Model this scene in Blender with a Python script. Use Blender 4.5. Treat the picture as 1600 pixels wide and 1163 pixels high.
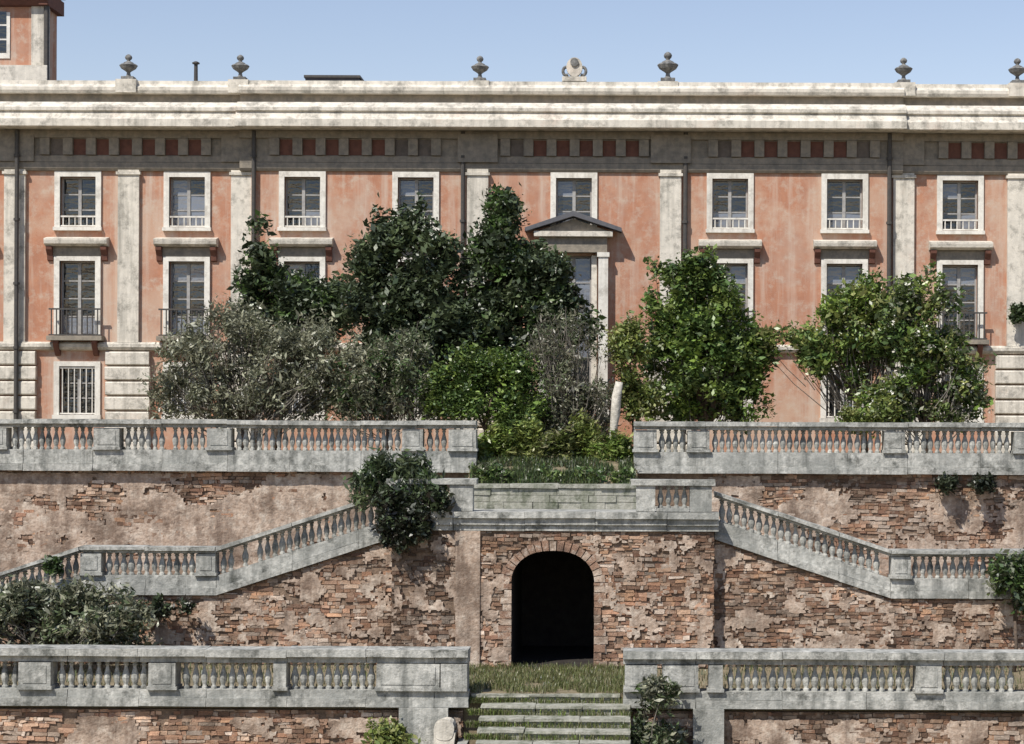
import bpy, math, random
import numpy as np
from mathutils import Vector, noise as mnoise
for o in list(bpy.data.objects): bpy.data.objects.remove(o, do_unlink=True)
scene = bpy.context.scene
col = scene.collection
R = math.radians
random.seed(7); RNG = np.random.default_rng(7)

# ------------------------------------------------------------------ camera, sky, sun, exposure
cd = bpy.data.cameras.new('camera'); cam = bpy.data.objects.new('camera', cd); col.objects.link(cam)
CAMZ = 1.05
cam.location = (0, -60, CAMZ); cam.rotation_euler = (R(90), R(-0.25), 0)
cd.sensor_width = 36; cd.lens = 67.5; cd.shift_x = -0.112; cd.shift_y = 0.0472
cd.clip_start = 0.5; cd.clip_end = 8000
scene.camera = cam
SUN_AZ, SUN_EL = 36, 51            # degrees left of the viewing axis, behind the camera
world = bpy.data.worlds.new('World'); scene.world = world; world.use_nodes = True
wn = world.node_tree.nodes; wl = world.node_tree.links
sky = wn.new('ShaderNodeTexSky'); sky.sky_type = 'NISHITA'; sky.sun_disc = False
sky.sun_elevation = R(SUN_EL); sky.sun_rotation = R(180 + SUN_AZ)
sky.altitude = 0; sky.air_density = 1.2; sky.dust_density = 0.0; sky.ozone_density = 1.0
tint = wn.new('ShaderNodeMix'); tint.data_type = 'RGBA'; tint.blend_type = 'MULTIPLY'; tint.inputs[0].default_value = 1; tint.inputs[7].default_value = (1.10,.97,1.0,1)
wl.new(sky.outputs[0], tint.inputs[6]); wl.new(tint.outputs[2], wn['Background'].inputs[0]); wn['Background'].inputs[1].default_value = 0.10
sd = bpy.data.lights.new('sun', 'SUN'); sd.energy = 4.4; sd.angle = R(0.5); sd.color = (1.0, 0.95, 0.87)
sun = bpy.data.objects.new('sun', sd); col.objects.link(sun)
sv = Vector((-math.sin(R(SUN_AZ))*math.cos(R(SUN_EL)), -math.cos(R(SUN_AZ))*math.cos(R(SUN_EL)), math.sin(R(SUN_EL))))
sun.rotation_euler = sv.to_track_quat('Z', 'Y').to_euler(); sun.location = (-30, -40, 50)
scene.view_settings.view_transform = 'Standard'; scene.view_settings.look = 'None'
scene.view_settings.gamma = 1.0; scene.view_settings.exposure = 0.36
scene.render.engine = 'CYCLES'

# ------------------------------------------------------------------ helpers
def S(Y): return 3000.0/(60.0+Y)
def PX(px, Y): return (px-979.0)/S(Y)           # metres across at depth Y
def PZ(py, Y): return CAMZ+(657.0-py)/S(Y)      # height at depth Y
AX = -1.68                                       # axis of the garden and the palace

def tag(o, label=None, cat=None, group=None, kind=None):
    if label: o['label'] = label
    if cat: o['category'] = cat
    if group: o['group'] = group
    if kind: o['kind'] = kind
    return o
def empty(name, loc, label, cat, group=None):
    o = bpy.data.objects.new(name, None); col.objects.link(o); o.location = loc
    o.empty_display_size = 0.2
    return tag(o, label, cat, group)
def place(o, parent):
    if parent is not None:
        o.parent = parent
        m = parent.location.copy(); p = parent.parent
        while p is not None: m += p.location; p = p.parent
        o.location = o.location - m
    return o
def link_mesh(name, me, parent=None, loc=(0,0,0), scale=None, rz=0):
    o = bpy.data.objects.new(name, me); col.objects.link(o); o.location = loc
    if scale: o.scale = scale
    if rz: o.rotation_euler = (0,0,rz)
    return place(o, parent)

class MB:
    def __init__(s): s.v = []; s.f = []; s.c = []
    def box(s, x0,x1,y0,y1,z0,z1, zf=None, jit=0, c=None):
        n = len(s.v)
        for x in (x0,x1):
            for y in (y0,y1):
                for z in (z0,z1):
                    q = [x,y,z+(zf(x) if zf else 0)]
                    if jit: q = [a+random.uniform(-jit,jit) for a in q]
                    s.v.append(q)
        F = [(0,1,3,2),(4,6,7,5),(0,4,5,1),(2,3,7,6),(0,2,6,4),(1,5,7,3)]
        s.f += [tuple(n+i for i in f) for f in F]
        return s
    def poly(s, pts):
        n = len(s.v); s.v += [list(p) for p in pts]; s.f.append(tuple(range(n,n+len(pts)))); return s
    def profile(s, prof, x0, x1):            # prof: (y,z) polygon extruded along x
        n = len(s.v); k = len(prof)
        for x in (x0,x1):
            for (y,z) in prof: s.v.append([x,y,z])
        for i in range(k):
            j = (i+1)%k; s.f.append((n+i,n+j,n+k+j,n+k+i))
        s.f.append(tuple(n+i for i in reversed(range(k)))); s.f.append(tuple(n+k+i for i in range(k)))
        return s
    def lathe(s, prof, seg=12, c=(0,0,0), square=False):
        n = len(s.v); k = len(prof)
        for (r,z) in prof:
            for a in range(seg):
                t = 2*math.pi*(a+.5)/seg
                s.v.append([c[0]+r*math.cos(t), c[1]+r*math.sin(t), c[2]+z])
        for i in range(k-1):
            for a in range(seg):
                b = (a+1)%seg; s.f.append((n+i*seg+a,n+i*seg+b,n+(i+1)*seg+b,n+(i+1)*seg+a))
        s.f.append(tuple(n+a for a in reversed(range(seg)))); s.f.append(tuple(n+(k-1)*seg+a for a in range(seg)))
        return s
    def tube(s, pts, rads, seg=6):
        n = len(s.v); k = len(pts); pts = [Vector(p) for p in pts]
        for i,p in enumerate(pts):
            d = (pts[min(i+1,k-1)]-pts[max(i-1,0)]).normalized()
            a = d.cross(Vector((0.3,1,0.2))).normalized(); b = d.cross(a)
            for q in range(seg):
                t = 2*math.pi*q/seg; s.v.append(list(p+(a*math.cos(t)+b*math.sin(t))*rads[i]))
        for i in range(k-1):
            for q in range(seg):
                w = (q+1)%seg; s.f.append((n+i*seg+q,n+i*seg+w,n+(i+1)*seg+w,n+(i+1)*seg+q))
        s.f.append(tuple(n+q for q in reversed(range(seg)))); s.f.append(tuple(n+(k-1)*seg+q for q in range(seg)))
        return s
    def mesh(s, name, m, smooth=False):
        me = bpy.data.meshes.new(name); me.from_pydata(s.v, [], s.f); me.materials.append(m)
        if smooth: me.polygons.foreach_set('use_smooth', [True]*len(me.polygons))
        me.update(); return me
    def build(s, name, m, parent=None, smooth=False):
        return link_mesh(name, s.mesh(name, m, smooth), parent)

def quads_mesh(name, V, C, m):
    """V (n,4,3) quads, C (n,3) colours"""
    n = len(V); me = bpy.data.meshes.new(name)
    me.vertices.add(n*4); me.vertices.foreach_set('co', V.astype(np.float32).ravel())
    me.loops.add(n*4); me.loops.foreach_set('vertex_index', np.arange(n*4, dtype=np.int32))
    me.polygons.add(n); me.polygons.foreach_set('loop_start', np.arange(0,n*4,4,dtype=np.int32))
    me.polygons.foreach_set('loop_total', np.full(n,4,dtype=np.int32))
    a = me.color_attributes.new('Col','FLOAT_COLOR','CORNER')
    cc = np.ones((n,4,4), np.float32); cc[:,:,:3] = C[:,None,:]
    a.data.foreach_set('color', cc.ravel()); me.materials.append(m); me.update(); me.validate()
    return me

# ------------------------------------------------------------------ materials
def material(name, c1, c2, scale=6, stain=None, stain_amt=.5, streak=None, streak_amt=.5, rough=.85, bump=.3,
             bscale=40, attr=False, patch=None, patch_scale=.5, patch_lo=.5, patch_hi=.6, spec=.3, grime=None, grime_amt=.6, grime_scale=.7):
    m = bpy.data.materials.new(name); m.use_nodes = True
    N = m.node_tree.nodes; L = m.node_tree.links; b = N['Principled BSDF']
    b.inputs['Roughness'].default_value = rough; b.inputs['Specular IOR Level'].default_value = spec
    geo = N.new('ShaderNodeNewGeometry')
    def nz(sc, det=6, mp=None, rg=.6):
        n = N.new('ShaderNodeTexNoise'); n.inputs['Scale'].default_value = sc; n.inputs['Detail'].default_value = det
        n.inputs['Roughness'].default_value = rg
        if mp:
            k = N.new('ShaderNodeMapping'); k.inputs['Scale'].default_value = mp
            L.new(geo.outputs['Position'], k.inputs[0]); L.new(k.outputs[0], n.inputs['Vector'])
        else: L.new(geo.outputs['Position'], n.inputs['Vector'])
        return n.outputs[0]
    def ramp(src, lo, hi):
        r = N.new('ShaderNodeMapRange'); r.inputs['From Min'].default_value = lo; r.inputs['From Max'].default_value = hi
        L.new(src, r.inputs['Value']); return r.outputs[0]
    def mix(fac, a, c, amt=1, mode='MIX'):
        x = N.new('ShaderNodeMix'); x.data_type = 'RGBA'; x.blend_type = mode
        f = N.new('ShaderNodeMath'); f.operation = 'MULTIPLY'; L.new(fac, f.inputs[0]); f.inputs[1].default_value = amt
        L.new(f.outputs[0], x.inputs[0])
        for k, q in ((6,a),(7,c)):
            if isinstance(q, tuple): x.inputs[k].default_value = q+(1,)
            else: L.new(q, x.inputs[k])
        return x.outputs[2]
    c = mix(ramp(nz(scale), .35, .65), c1, c2)
    if attr:
        at = N.new('ShaderNodeVertexColor'); at.layer_name = 'Col'
        x = N.new('ShaderNodeMix'); x.data_type = 'RGBA'; x.blend_type = 'MULTIPLY'; x.inputs[0].default_value = 1
        L.new(c, x.inputs[6]); L.new(at.outputs[0], x.inputs[7]); c = x.outputs[2]
    if patch: c = mix(ramp(nz(patch_scale, 8, rg=.7), patch_lo, patch_hi), c, patch, .85)
    if streak: c = mix(ramp(nz(1, 5, (3.2,3.2,.22), .65), .48, .72), c, streak, streak_amt)
    if stain: c = mix(ramp(nz(2.3, 9, rg=.75), .5, .66), c, stain, stain_amt)
    if grime: c = mix(ramp(nz(grime_scale, 7, rg=.7), .47, .62), c, grime, grime_amt)
    L.new(c, b.inputs['Base Color'])
    if bump:
        bp = N.new('ShaderNodeBump'); bp.inputs['Strength'].default_value = bump; bp.inputs['Distance'].default_value = .03
        L.new(nz(bscale, 8), bp.inputs['Height']); L.new(bp.outputs[0], b.inputs['Normal'])
    return m
def leaf_material(name, rough=.38, trans=.25):
    m = bpy.data.materials.new(name); m.use_nodes = True
    N = m.node_tree.nodes; L = m.node_tree.links; b = N['Principled BSDF']
    at = N.new('ShaderNodeVertexColor'); at.layer_name = 'Col'
    L.new(at.outputs[0], b.inputs['Base Color']); b.inputs['Roughness'].default_value = rough
    b.inputs['Specular IOR Level'].default_value = .6
    t = N.new('ShaderNodeBsdfTranslucent'); L.new(at.outputs[0], t.inputs[0])
    x = N.new('ShaderNodeMixShader'); x.inputs[0].default_value = trans
    L.new(b.outputs[0], x.inputs[1]); L.new(t.outputs[0], x.inputs[2])
    L.new(x.outputs[0], N['Material Output'].inputs[0])
    return m
M = {}
M['pink'] = material('pink_render', (.44,.212,.128), (.375,.177,.11), 3, stain=(.50,.42,.34), stain_amt=.7, streak=(.54,.44,.36), streak_amt=.75, patch=(.48,.31,.22), patch_scale=.35, bump=.4, grime=(.47,.40,.33), grime_amt=.26, grime_scale=.42)
M['cream'] = material('cream_stone', (.67,.62,.535), (.55,.51,.44), 5, stain=(.17,.16,.135), stain_amt=.8, streak=(.24,.225,.19), streak_amt=.75, patch=(.56,.46,.38), patch_scale=.6, patch_lo=.56, patch_hi=.7, bump=.4, bscale=25)
M['frieze'] = material('frieze_render', (.30,.26,.205), (.21,.185,.15), 6, stain=(.13,.12,.105), stain_amt=.7, streak=(.14,.13,.11), streak_amt=.5, bump=.3)
M['metope_grey'] = material('grey_metope', (.17,.14,.115), (.12,.10,.085), 6, bump=.3)
M['frame'] = material('grey_window_paint', (.36,.35,.33), (.26,.25,.24), 9, rough=.6, bump=.1)
M['metope'] = material('red_metope', (.17,.075,.052), (.12,.055,.04), 6, bump=.3)
M['white'] = material('white_paint', (.73,.70,.63), (.62,.59,.53), 9, stain=(.30,.27,.23), stain_amt=.6, streak=(.36,.33,.28), streak_amt=.6, bump=.1, rough=.6)
M['stone'] = material('grey_limestone', (.50,.49,.45), (.30,.30,.275), 9, stain=(.05,.053,.045), stain_amt=.9, streak=(.075,.08,.072), streak_amt=.85, grime=(.20,.205,.19), grime_amt=.6, grime_scale=.9, patch=(.64,.63,.58), patch_scale=2.2, patch_lo=.56, patch_hi=.66, bump=.6, bscale=22)
M['brick'] = material('old_brick', (1,1,1), (.75,.72,.7), 14, stain=(.05,.04,.03), stain_amt=.45, patch=(.50,.41,.33), patch_scale=3.5, patch_lo=.54, patch_hi=.68, attr=True, bump=.8, bscale=30, grime=(.075,.05,.035), grime_amt=.6)
M['mortar'] = material('old_mortar', (.24,.17,.12), (.13,.09,.065), 9, stain=(.07,.05,.035), bump=.8, bscale=25)
M['plaster'] = material('peeling_plaster', (.50,.40,.32), (.35,.255,.19), 9, stain=(.13,.085,.06), stain_amt=.75, streak=(.12,.085,.065), streak_amt=.7, patch=(.62,.54,.45), patch_scale=3.0, patch_lo=.5, patch_hi=.66, bump=.8, bscale=18, grime=(.10,.065,.045), grime_amt=.7, grime_scale=1.1)
M['arch'] = material('arch_brick', (.33,.21,.145), (.22,.13,.09), 12, stain=(.07,.05,.04), stain_amt=.8, patch=(.46,.38,.31), patch_scale=4, bump=.8)
M['dark'] = material('vault_painted_dark', (.04,.035,.03), (.025,.02,.02), 5, bump=.5)  # near-black colour paints in the darkness of the deep, unlit vault
M['iron'] = material('dark_iron', (.05,.05,.05), (.08,.07,.06), 12, rough=.6, bump=.1)
M['urn'] = material('dark_weathered_stone', (.09,.09,.09), (.24,.235,.22), 9, stain=(.03,.03,.03), bump=.5)
M['moss'] = material('mossy_stone', (.38,.37,.32), (.27,.265,.22), 9, stain=(.06,.075,.04), stain_amt=.85, streak=(.10,.115,.07), streak_amt=.8, patch=(.47,.46,.40), patch_scale=2.2, patch_lo=.56, patch_hi=.66, bump=.7, bscale=20)
M['soil'] = material('dry_soil', (.25,.20,.13), (.17,.14,.09), 1.5, stain=(.09,.10,.04), stain_amt=.7, bump=.7, bscale=12)
M['bark'] = material('bark', (.14,.10,.07), (.07,.055,.045), 9, bump=.9, bscale=18)
M['pale_bark'] = material('pale_bark', (.62,.58,.50), (.42,.39,.33), 9, stain=(.2,.18,.15), bump=.7, bscale=18)
M['roof'] = material('grey_roof', (.12,.12,.13), (.09,.09,.1), 5, bump=.3)
M['leaf'] = leaf_material('leaf'); M['twig'] = material('grey_twig', (.20,.18,.15), (.12,.105,.09), 14, bump=.3)
gm = bpy.data.materials.new('window_glass'); gm.use_nodes = True
b = gm.node_tree.nodes['Principled BSDF']; b.inputs['Base Color'].default_value = (.015,.018,.02,1); b.inputs['Roughness'].default_value = .04
b.inputs['Specular IOR Level'].default_value = .9
nn = gm.node_tree.nodes.new('ShaderNodeTexNoise'); nn.inputs['Scale'].default_value = 3.5
bb = gm.node_tree.nodes.new('ShaderNodeBump'); bb.inputs['Strength'].default_value = .25; bb.inputs['Distance'].default_value = .05
gm.node_tree.links.new(nn.outputs[0], bb.inputs['Height']); gm.node_tree.links.new(bb.outputs[0], b.inputs['Normal'])
M['glass'] = gm
M['glint_glass'] = gm.copy(); M['glint_glass'].name = 'painted_glint_glass'; M['glint_glass'].node_tree.nodes['Principled BSDF'].inputs['Base Color'].default_value = (.17,.185,.215,1)  # paler base colour paints bluish-white reflections into the glass

# ------------------------------------------------------------------ ground
ZLOW, ZGARDEN = -4.65, -7.4
YUP, YBLK, YRMP, YLOW = -11.6, -15.9, -15.5, -20.0
g = MB(); XG = 3000
yy = [(-3000,ZGARDEN),(-19.9,ZGARDEN),(-19.9,ZLOW),(-11.45,ZLOW),(-11.45,0),(3000,0)]
for i in range(len(yy)-1):
    (y0,z0),(y1,z1) = yy[i],yy[i+1]; g.poly([(-XG,y0,z0),(XG,y0,z0),(XG,y1,z1),(-XG,y1,z1)])
tag(g.build('ground', M['soil']), kind='structure')

# ------------------------------------------------------------------ palace facade
pal = empty('palace', (AX,0,0), 'pink three-storey palace with cream pilasters and a long cornice', 'palace')
FX = lambda px: PX(px,0); FZ = lambda py: PZ(py,0)
H_PAR, H_CORN = FZ(128), FZ(206)
WIN = [-416, -238, -60, 118, 289, 471, 648, 895, 1139, 1318, 1500, 1672, 1850, 2028, 2206]
CEN0, CEN1 = FX(391), FX(1391)
XL, XR = FX(-590), FX(2380)
def yw(x): return 0.0 if CEN0 < x < CEN1 else 0.18
z_up = (FZ(279), FZ(357)); z_mn = (FZ(411), FZ(528)); z_gr = (FZ(576), FZ(652))
HW = 0.56
openings = {w: [z_up, (FZ(400), FZ(640)) if w == 895 else z_mn] + ([] if w == 895 else [z_gr]) for w in WIN}
def facade_wall(x0, x1, y):
    m = MB(); ws = [w for w in WIN if x0 < FX(w) < x1]
    xs = sorted({x0, x1} | {FX(w)+s*HW for w in ws for s in (-1,1)})
    for a, c in zip(xs, xs[1:]):
        w = [w for w in ws if abs((a+c)/2-FX(w)) < HW]
        if not w:
            m.poly([(a,y,0),(c,y,0),(c,y,H_CORN),(a,y,H_CORN)]); continue
        ops = sorted([(min(o),max(o)) for o in openings[w[0]]]); z = 0
        for lo, hi in ops:
            lo = max(lo, 0.01)
            m.poly([(a,y,z),(c,y,z),(c,y,lo),(a,y,lo)]); d = y+.32
            m.poly([(a,y,lo),(a,d,lo),(a,d,hi),(a,y,hi)]); m.poly([(c,y,lo),(c,y,hi),(c,d,hi),(c,d,lo)])
            m.poly([(a,y,hi),(a,d,hi),(c,d,hi),(c,y,hi)]); m.poly([(a,y,lo),(c,y,lo),(c,d,lo),(a,d,lo)])
            z = hi
        m.poly([(a,y,z),(c,y,z),(c,y,H_CORN),(a,y,H_CORN)])
    if y == 0.0:
        for x in (x0,x1): m.poly([(x,0,0),(x,.2,0),(x,.2,H_CORN),(x,0,H_CORN)])
    return m
for x0, x1 in ((XL,CEN0),(CEN0,CEN1),(CEN1,XR)):
    facade_wall(x0, x1, yw((x0+x1)/2)).build('wall', M['pink'], pal)
body = MB(); body.box(XL,XR,.52,15,0,H_PAR-.25); body.build('building_body', M['pink'], pal)
rf = MB(); rf.poly([(XL+.3,.8,H_PAR-.22),(XR-.3,.8,H_PAR-.22),(XR-.3,7.5,H_PAR+.05),(XL+.3,7.5,H_PAR+.05)]); rf.poly([(XL+.3,7.5,H_PAR+.05),(XR-.3,7.5,H_PAR+.05),(XR-.3,14.8,H_PAR-.22),(XL+.3,14.8,H_PAR-.22)])
rf.build('roof', M['roof'], pal)
# frieze, architrave, cornice, parapet: one profile each, stepping forward over the centre
def P(z): return FZ(z)
for k,(x0,x1) in enumerate(((XL,CEN0-.35),(CEN0-.35,CEN1+.35),(CEN1+.35,XR))):
    d = 0 if k == 1 else .15
    MB().profile([(d-.05,P(256)),(d-.05,P(210)),(d+.3,P(210)),(d+.3,P(256))],x0,x1).build('frieze', M['frieze'], pal)
    MB().box(x0,x1,d-.16,d+.1,P(219),P(207)).build('frieze_band', M['frieze'], pal); MB().box(x0,x1,d-.11,d+.1,P(256.5),P(247)).build('frieze_band', M['frieze'], pal)
    MB().profile([(d-.07,P(270)),(d-.12,P(266)),(d-.12,P(257)),(d+.3,P(257)),(d+.3,P(270))],x0,x1).build('architrave', M['frieze'], pal)
    MB().profile([(d+.3,P(206.5)),(d-.76,P(206.5)),(d-.80,P(208)),(d-.90,P(206)),(d-.90,P(195)),(d-.78,P(190)),(d-.70,P(183)),(d-.78,P(181)),(d-.78,P(176)),(d-.5,P(166)),(d+.3,P(166))],x0,x1).build('cornice', M['cream'], pal)
    MB().profile([(d+.3,P(167)),(d-.08,P(167)),(d-.08,P(150)),(d+.3,P(150))],x0,x1).build('parapet', M['frieze'], pal)
    MB().profile([(d+.35,P(150.5)),(d-.30,P(150.5)),(d-.34,P(146)),(d-.34,P(141)),(d-.22,P(136)),(d-.20,P(130)),(d+.35,P(128))],x0,x1).build('parapet_coping', M['cream'], pal)
# bracket blocks of the frieze
bm = MB().box(-.15,.15,-.13,0,-.25,.27)
bme = bm.mesh('frieze_bracket', M['frieze'])
PIL = [-520, -334, -156, 20, 198, 375, 745, 1046, 1411, 1590, 1768, 1946, 2124, 2310]; PILF = [-520, -334, 20, 375, 745, 1046, 1411, 1768, 2124, 2310]
met_r = MB().box(-.2,.2,-.012,0,-.245,.245).mesh('metope', M['metope']); met_g = MB().box(-.2,.2,-.012,0,-.245,.245).mesh('metope', M['metope_grey'])
x = XL+.2
while x < XR:
    pxx = x*50+979
    near = min(abs(pxx-p) for p in PILF)
    if near > 34:
        yb = -.051 if CEN0-.35 < x < CEN1+.35 else .15-.051
        link_mesh('frieze_bracket', bme, pal, (x, yb, P(233)))
        red = any(a < pxx+18 < c for a,c in ((100,320),(405,612),(815,1010),(1150,1330),(1445,1990),(-200,-20)))
        if min(abs(pxx+36-p) for p in PILF) > 34: link_mesh('metope', met_r if red else met_g, pal, (x+.36, yb, P(233)))
    x += .72
for p in PIL:
    y = yw(FX(p)); c = FX(p)
    w = .33
    m = MB(); m.box(c-w,c+w,y-.12,y+.05,P(548),P(266)); m.box(c-w-.05,c+w+.05,y-.17,y+.05,P(276),P(271.5)); m.box(c-w-.06,c+w+.06,y-.17,y+.05,P(548)-.0,P(538))
    m.build('pilaster', M['cream'], pal)
    if p in PILF: m = MB(); m.box(c-.62,c+.62,y-.215,y+.05,P(256),P(212)); m.build('frieze_block', M['frieze'], pal)
    z = P(553); k = 0
    while z > .3:
        h = .47; hw = .68+.02*(k%2)
        m = MB(); m.profile([(y+.05,z-h+.045),(y-.16,z-h+.045),(y-.2,z-h+.085),(y-.2,z-.04),(y-.16,z),(y+.05,z)],c-hw,c+hw)
        m.build('rusticated_block', M['cream'], pal); z -= h; k += 1
    MB().box(c-.72,c+.72,y-.24,y+.05,0,z).build('pier_base', M['cream'], pal)
for x0, x1 in ((XL,CEN0),(CEN0,CEN1),(CEN1,XR)):
    y = yw((x0+x1)/2)
    segs = [(x0,x1)]
    if x0 == CEN0: segs = [(x0, FX(815)), (FX(975), x1)]
    for a, c in segs: MB().profile([(y+.05,P(552)),(y-.14,P(550)),(y-.2,P(546)),(y-.2,P(541)),(y-.1,P(538)),(y+.05,P(538))],a,c).build('string_course', M['cream'], pal)
def pipe(px, y, z0=0.0, z1=P(208)):
    c = FX(px); m = MB(); m.tube([(c,y-.14,z0),(c,y-.14,z1)],[.07,.07],8)
    for z in np.arange(1.2,z1,2.0): m.tube([(c,y-.14,z),(c,y-.14,z+.08)],[.1,.1],8)
    m.build('drainpipe', M['iron'], pal)
pipe(26,.05); pipe(396,0); pipe(722,0); pipe(1069,0); pipe(1387,0); 
# windows
def pane_mesh(w,h): 
    return MB().box(-w/2,w/2,0,.01,-h/2,h/2).mesh('pane', M['glass'])
def window(cx, y, z0, z1, rows, hw=HW, all_glint=False):
    f = MB(); yf = y+.2; t = .055
    W = 2*hw; Hh = z1-z0
    f.box(cx-hw,cx-hw+t,yf,yf+.07,z0,z1); f.box(cx+hw-t,cx+hw,yf,yf+.07,z0,z1)
    f.box(cx-hw+t,cx+hw-t,yf+.002,yf+.068,z1-t,z1); f.box(cx-hw+t,cx+hw-t,yf+.002,yf+.068,z0,z0+t)
    f.box(cx-.05,cx+.05,yf-.012,yf+.06,z0+t,z1-t)
    ph = (Hh-2*t)/rows
    for r in range(1,rows):
        for s in (-1,1):
            a,c = (cx-hw+t,cx-.05) if s<0 else (cx+.05,cx+hw-t)
            f.box(a,c,yf+.012,yf+.05,z0+t+r*ph-.018,z0+t+r*ph+.018)
    o = f.build('window', M['frame'], pal)
    w = hw-t-.05; me = pane_mesh(w, ph-.036); me2 = MB().box(-w/2,w/2,0,.01,-(ph-.036)/2,(ph-.036)/2).mesh('pane', M['glint_glass'])
    glint_rows = random.choice([0,0,0,1,1,2]); glint_low = random.random() < .3; side = random.choice([0,0,-1,1])  # which panes get the painted-in reflection, chosen at random
    for r in range(rows):
        for s in (-1,1):
            pale = all_glint or r >= rows-glint_rows or (glint_low and r == 0) or (s == side and random.random() < .6)
            q = link_mesh('pane', me2 if pale and random.random() < .85 else me, o, (cx+s*(.05+w/2), yf+.03, z0+t+(r+.5)*ph))
            q.rotation_euler = (random.uniform(-.03,.03),0,random.uniform(-.05,.05))
    return o
barme = MB().tube([(0,0,0),(0,0,1)],[.016,.016],5).mesh('bar', M['white'])
def railing(name, x0,x1,y,z0,z1,n,mat='white',bar=None):
    m = MB(); m.box(x0,x1,y-.025,y+.025,z1-.05,z1); m.box(x0,x1,y-.02,y+.02,z0,z0+.04)
    o = m.build(name, M[mat], pal)
    for i in range(n):
        x = x0+(x1-x0)*(i+.5)/n
        link_mesh('bar', bar or barme, o, (x,y,z0+.04), (1.3,1.3,z1-z0-.09))
    return o
dbar = MB().tube([(0,0,0),(0,0,1)],[.016,.016],5).mesh('bar', M['iron'])
for w in WIN:
    cx = FX(w); y = yw(cx)
    # attic window
    z1, z0 = z_up; m = MB(); t = .17; a = cx-HW; c = cx+HW
    m.box(a-t,a,y-.07,y+.1,z0-.02,z1+t); m.box(c,c+t,y-.07,y+.1,z0-.02,z1+t); m.box(a,c,y-.068,y+.1,z1,z1+t)
    m.build('window_surround', M['white'], pal)
    MB().box(a-t-.03,c+t+.03,y-.13,y+.2,z0-.13,z0-.02).build('window_sill', M['white'], pal)
    window(cx,y,z0,z1,3)
    railing('window_railing', a,c,y-.01,z0+.0,z0+.34,6)
    if w == 895: continue
    # main floor window with a hood on consoles
    z1, z0 = z_mn; m = MB()
    m.box(a-t,a,y-.09,y+.1,z0,z1+.14); m.box(c,c+t,y-.09,y+.1,z0,z1+.14); m.box(a,c,y-.088,y+.1,z1,z1+.14)
    m.build('window_surround', M['white'], pal)
    MB().box(a-.22,c+.22,y-.07,y+.05,z1+.142,P(389)).build('lintel_panel', M['frieze'], pal)
    zt = P(378)
    MB().profile([(y+.05,P(388.5)),(y-.20,P(388.5)),(y-.32,P(385)),(y-.34,P(380)),(y-.34,P(377)),(y+.05,P(373))],cx-.98,cx+.98).build('window_hood', M['cream'], pal)
    for s in (-1,1):
        q = cx+s*.85
        MB().profile([(y+.02,P(412)),(y-.08,P(410)),(y-.12,P(402)),(y-.24,P(394)),(y-.26,P(389)),(y+.02,P(389))],q-.09,q+.09).build('console', M['metope'], pal)
    window(cx,y,z0,z1,4)
    MB().box(a-.3,c+.3,y-.42,y+.1,P(536),P(529)).build('balcony_slab', M['frieze'], pal)
    for s in (-1,1):
        MB().profile([(y-.0,P(560)),(y-.1,P(558)),(y-.36,P(540)),(y-.36,P(536.3)),(y-.0,P(536.3))],cx+s*.6-.08,cx+s*.6+.08).build('balcony_bracket', M['metope'], pal)
    railing('balcony_railing', a-.24,c+.24,y-.36,P(528.5),P(486),10,'iron',dbar)
    # ground floor window
    z1, z0 = z_gr; m = MB()
    m.box(a-t,a,y-.07,y+.1,z0,z1+.15); m.box(c,c+t,y-.07,y+.1,z0,z1+.15); m.box(a,c,y-.068,y+.1,z1,z1+.15)
    m.build('window_surround', M['white'], pal)
    MB().box(a-t-.03,c+t+.03,y-.13,y+.2,z0-.14,z0-.002).build('window_sill', M['white'], pal)
    window(cx,y,z0,z1,3)
    gr = railing('window_grille', a,c,y-.005,z0+.02,z1-.02,6,'white')
# central door case with pediment
cx = FX(895)
zt = P(370)
m = MB()
m.box(cx-1.22,cx+1.22,-.5,.05,P(372),P(364)); m.build('door_cornice', M['cream'], pal)
def tri(mb, hw, zb, za, y0, y1):
    n = len(mb.v); mb.v += [[cx-hw,y0,zb],[cx+hw,y0,zb],[cx,y0,za],[cx-hw,y1,zb],[cx+hw,y1,zb],[cx,y1,za]]
    mb.f += [(n,n+1,n+2),(n+3,n+5,n+4),(n,n+3,n+4,n+1),(n+1,n+4,n+5,n+2),(n,n+2,n+5,n+3)]
m = MB(); tri(m,1.15,P(364)-.001,P(344),-.3,.05); m.build('tympanum', M['frieze'], pal)
for s in (-1,1):
    m = MB(); n = 0
    pts = [(cx+s*1.5,P(365)),(cx+s*1.5,P(359)),(cx,P(333)),(cx,P(341))]
    m.v = [[x,-.58,z] for x,z in pts]+[[x,.05,z] for x,z in pts]
    m.f = [(0,1,2,3),(7,6,5,4),(0,4,5,1),(1,5,6,2),(2,6,7,3),(3,7,4,0)]
    m.build('pediment_slope', M['roof'], pal)
MB().box(cx-1.05,cx+1.05,-.34,.05,P(396),P(372)-.001).build('door_entablature', M['frieze'], pal)
for s in (-1,1):
    q = cx+s*.93
    m = MB(); m.box(q-.15,q+.15,-.32,.05,P(640),P(397)); m.box(q-.19,q+.19,-.36,.05,P(403),P(396)-.001); m.box(q-.2,q+.2,-.37,.05,P(655),P(640)); m.build('door_pilaster', M['white'], pal)
    m = MB(); m.box(cx+s*.56-(.17 if s<0 else 0),cx+s*.56+(.17 if s>0 else 0),-.1,.1,P(640),P(400)); m.build('door_jamb', M['cream'], pal)
window(cx,0,P(640),P(400),6,HW,True)

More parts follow.
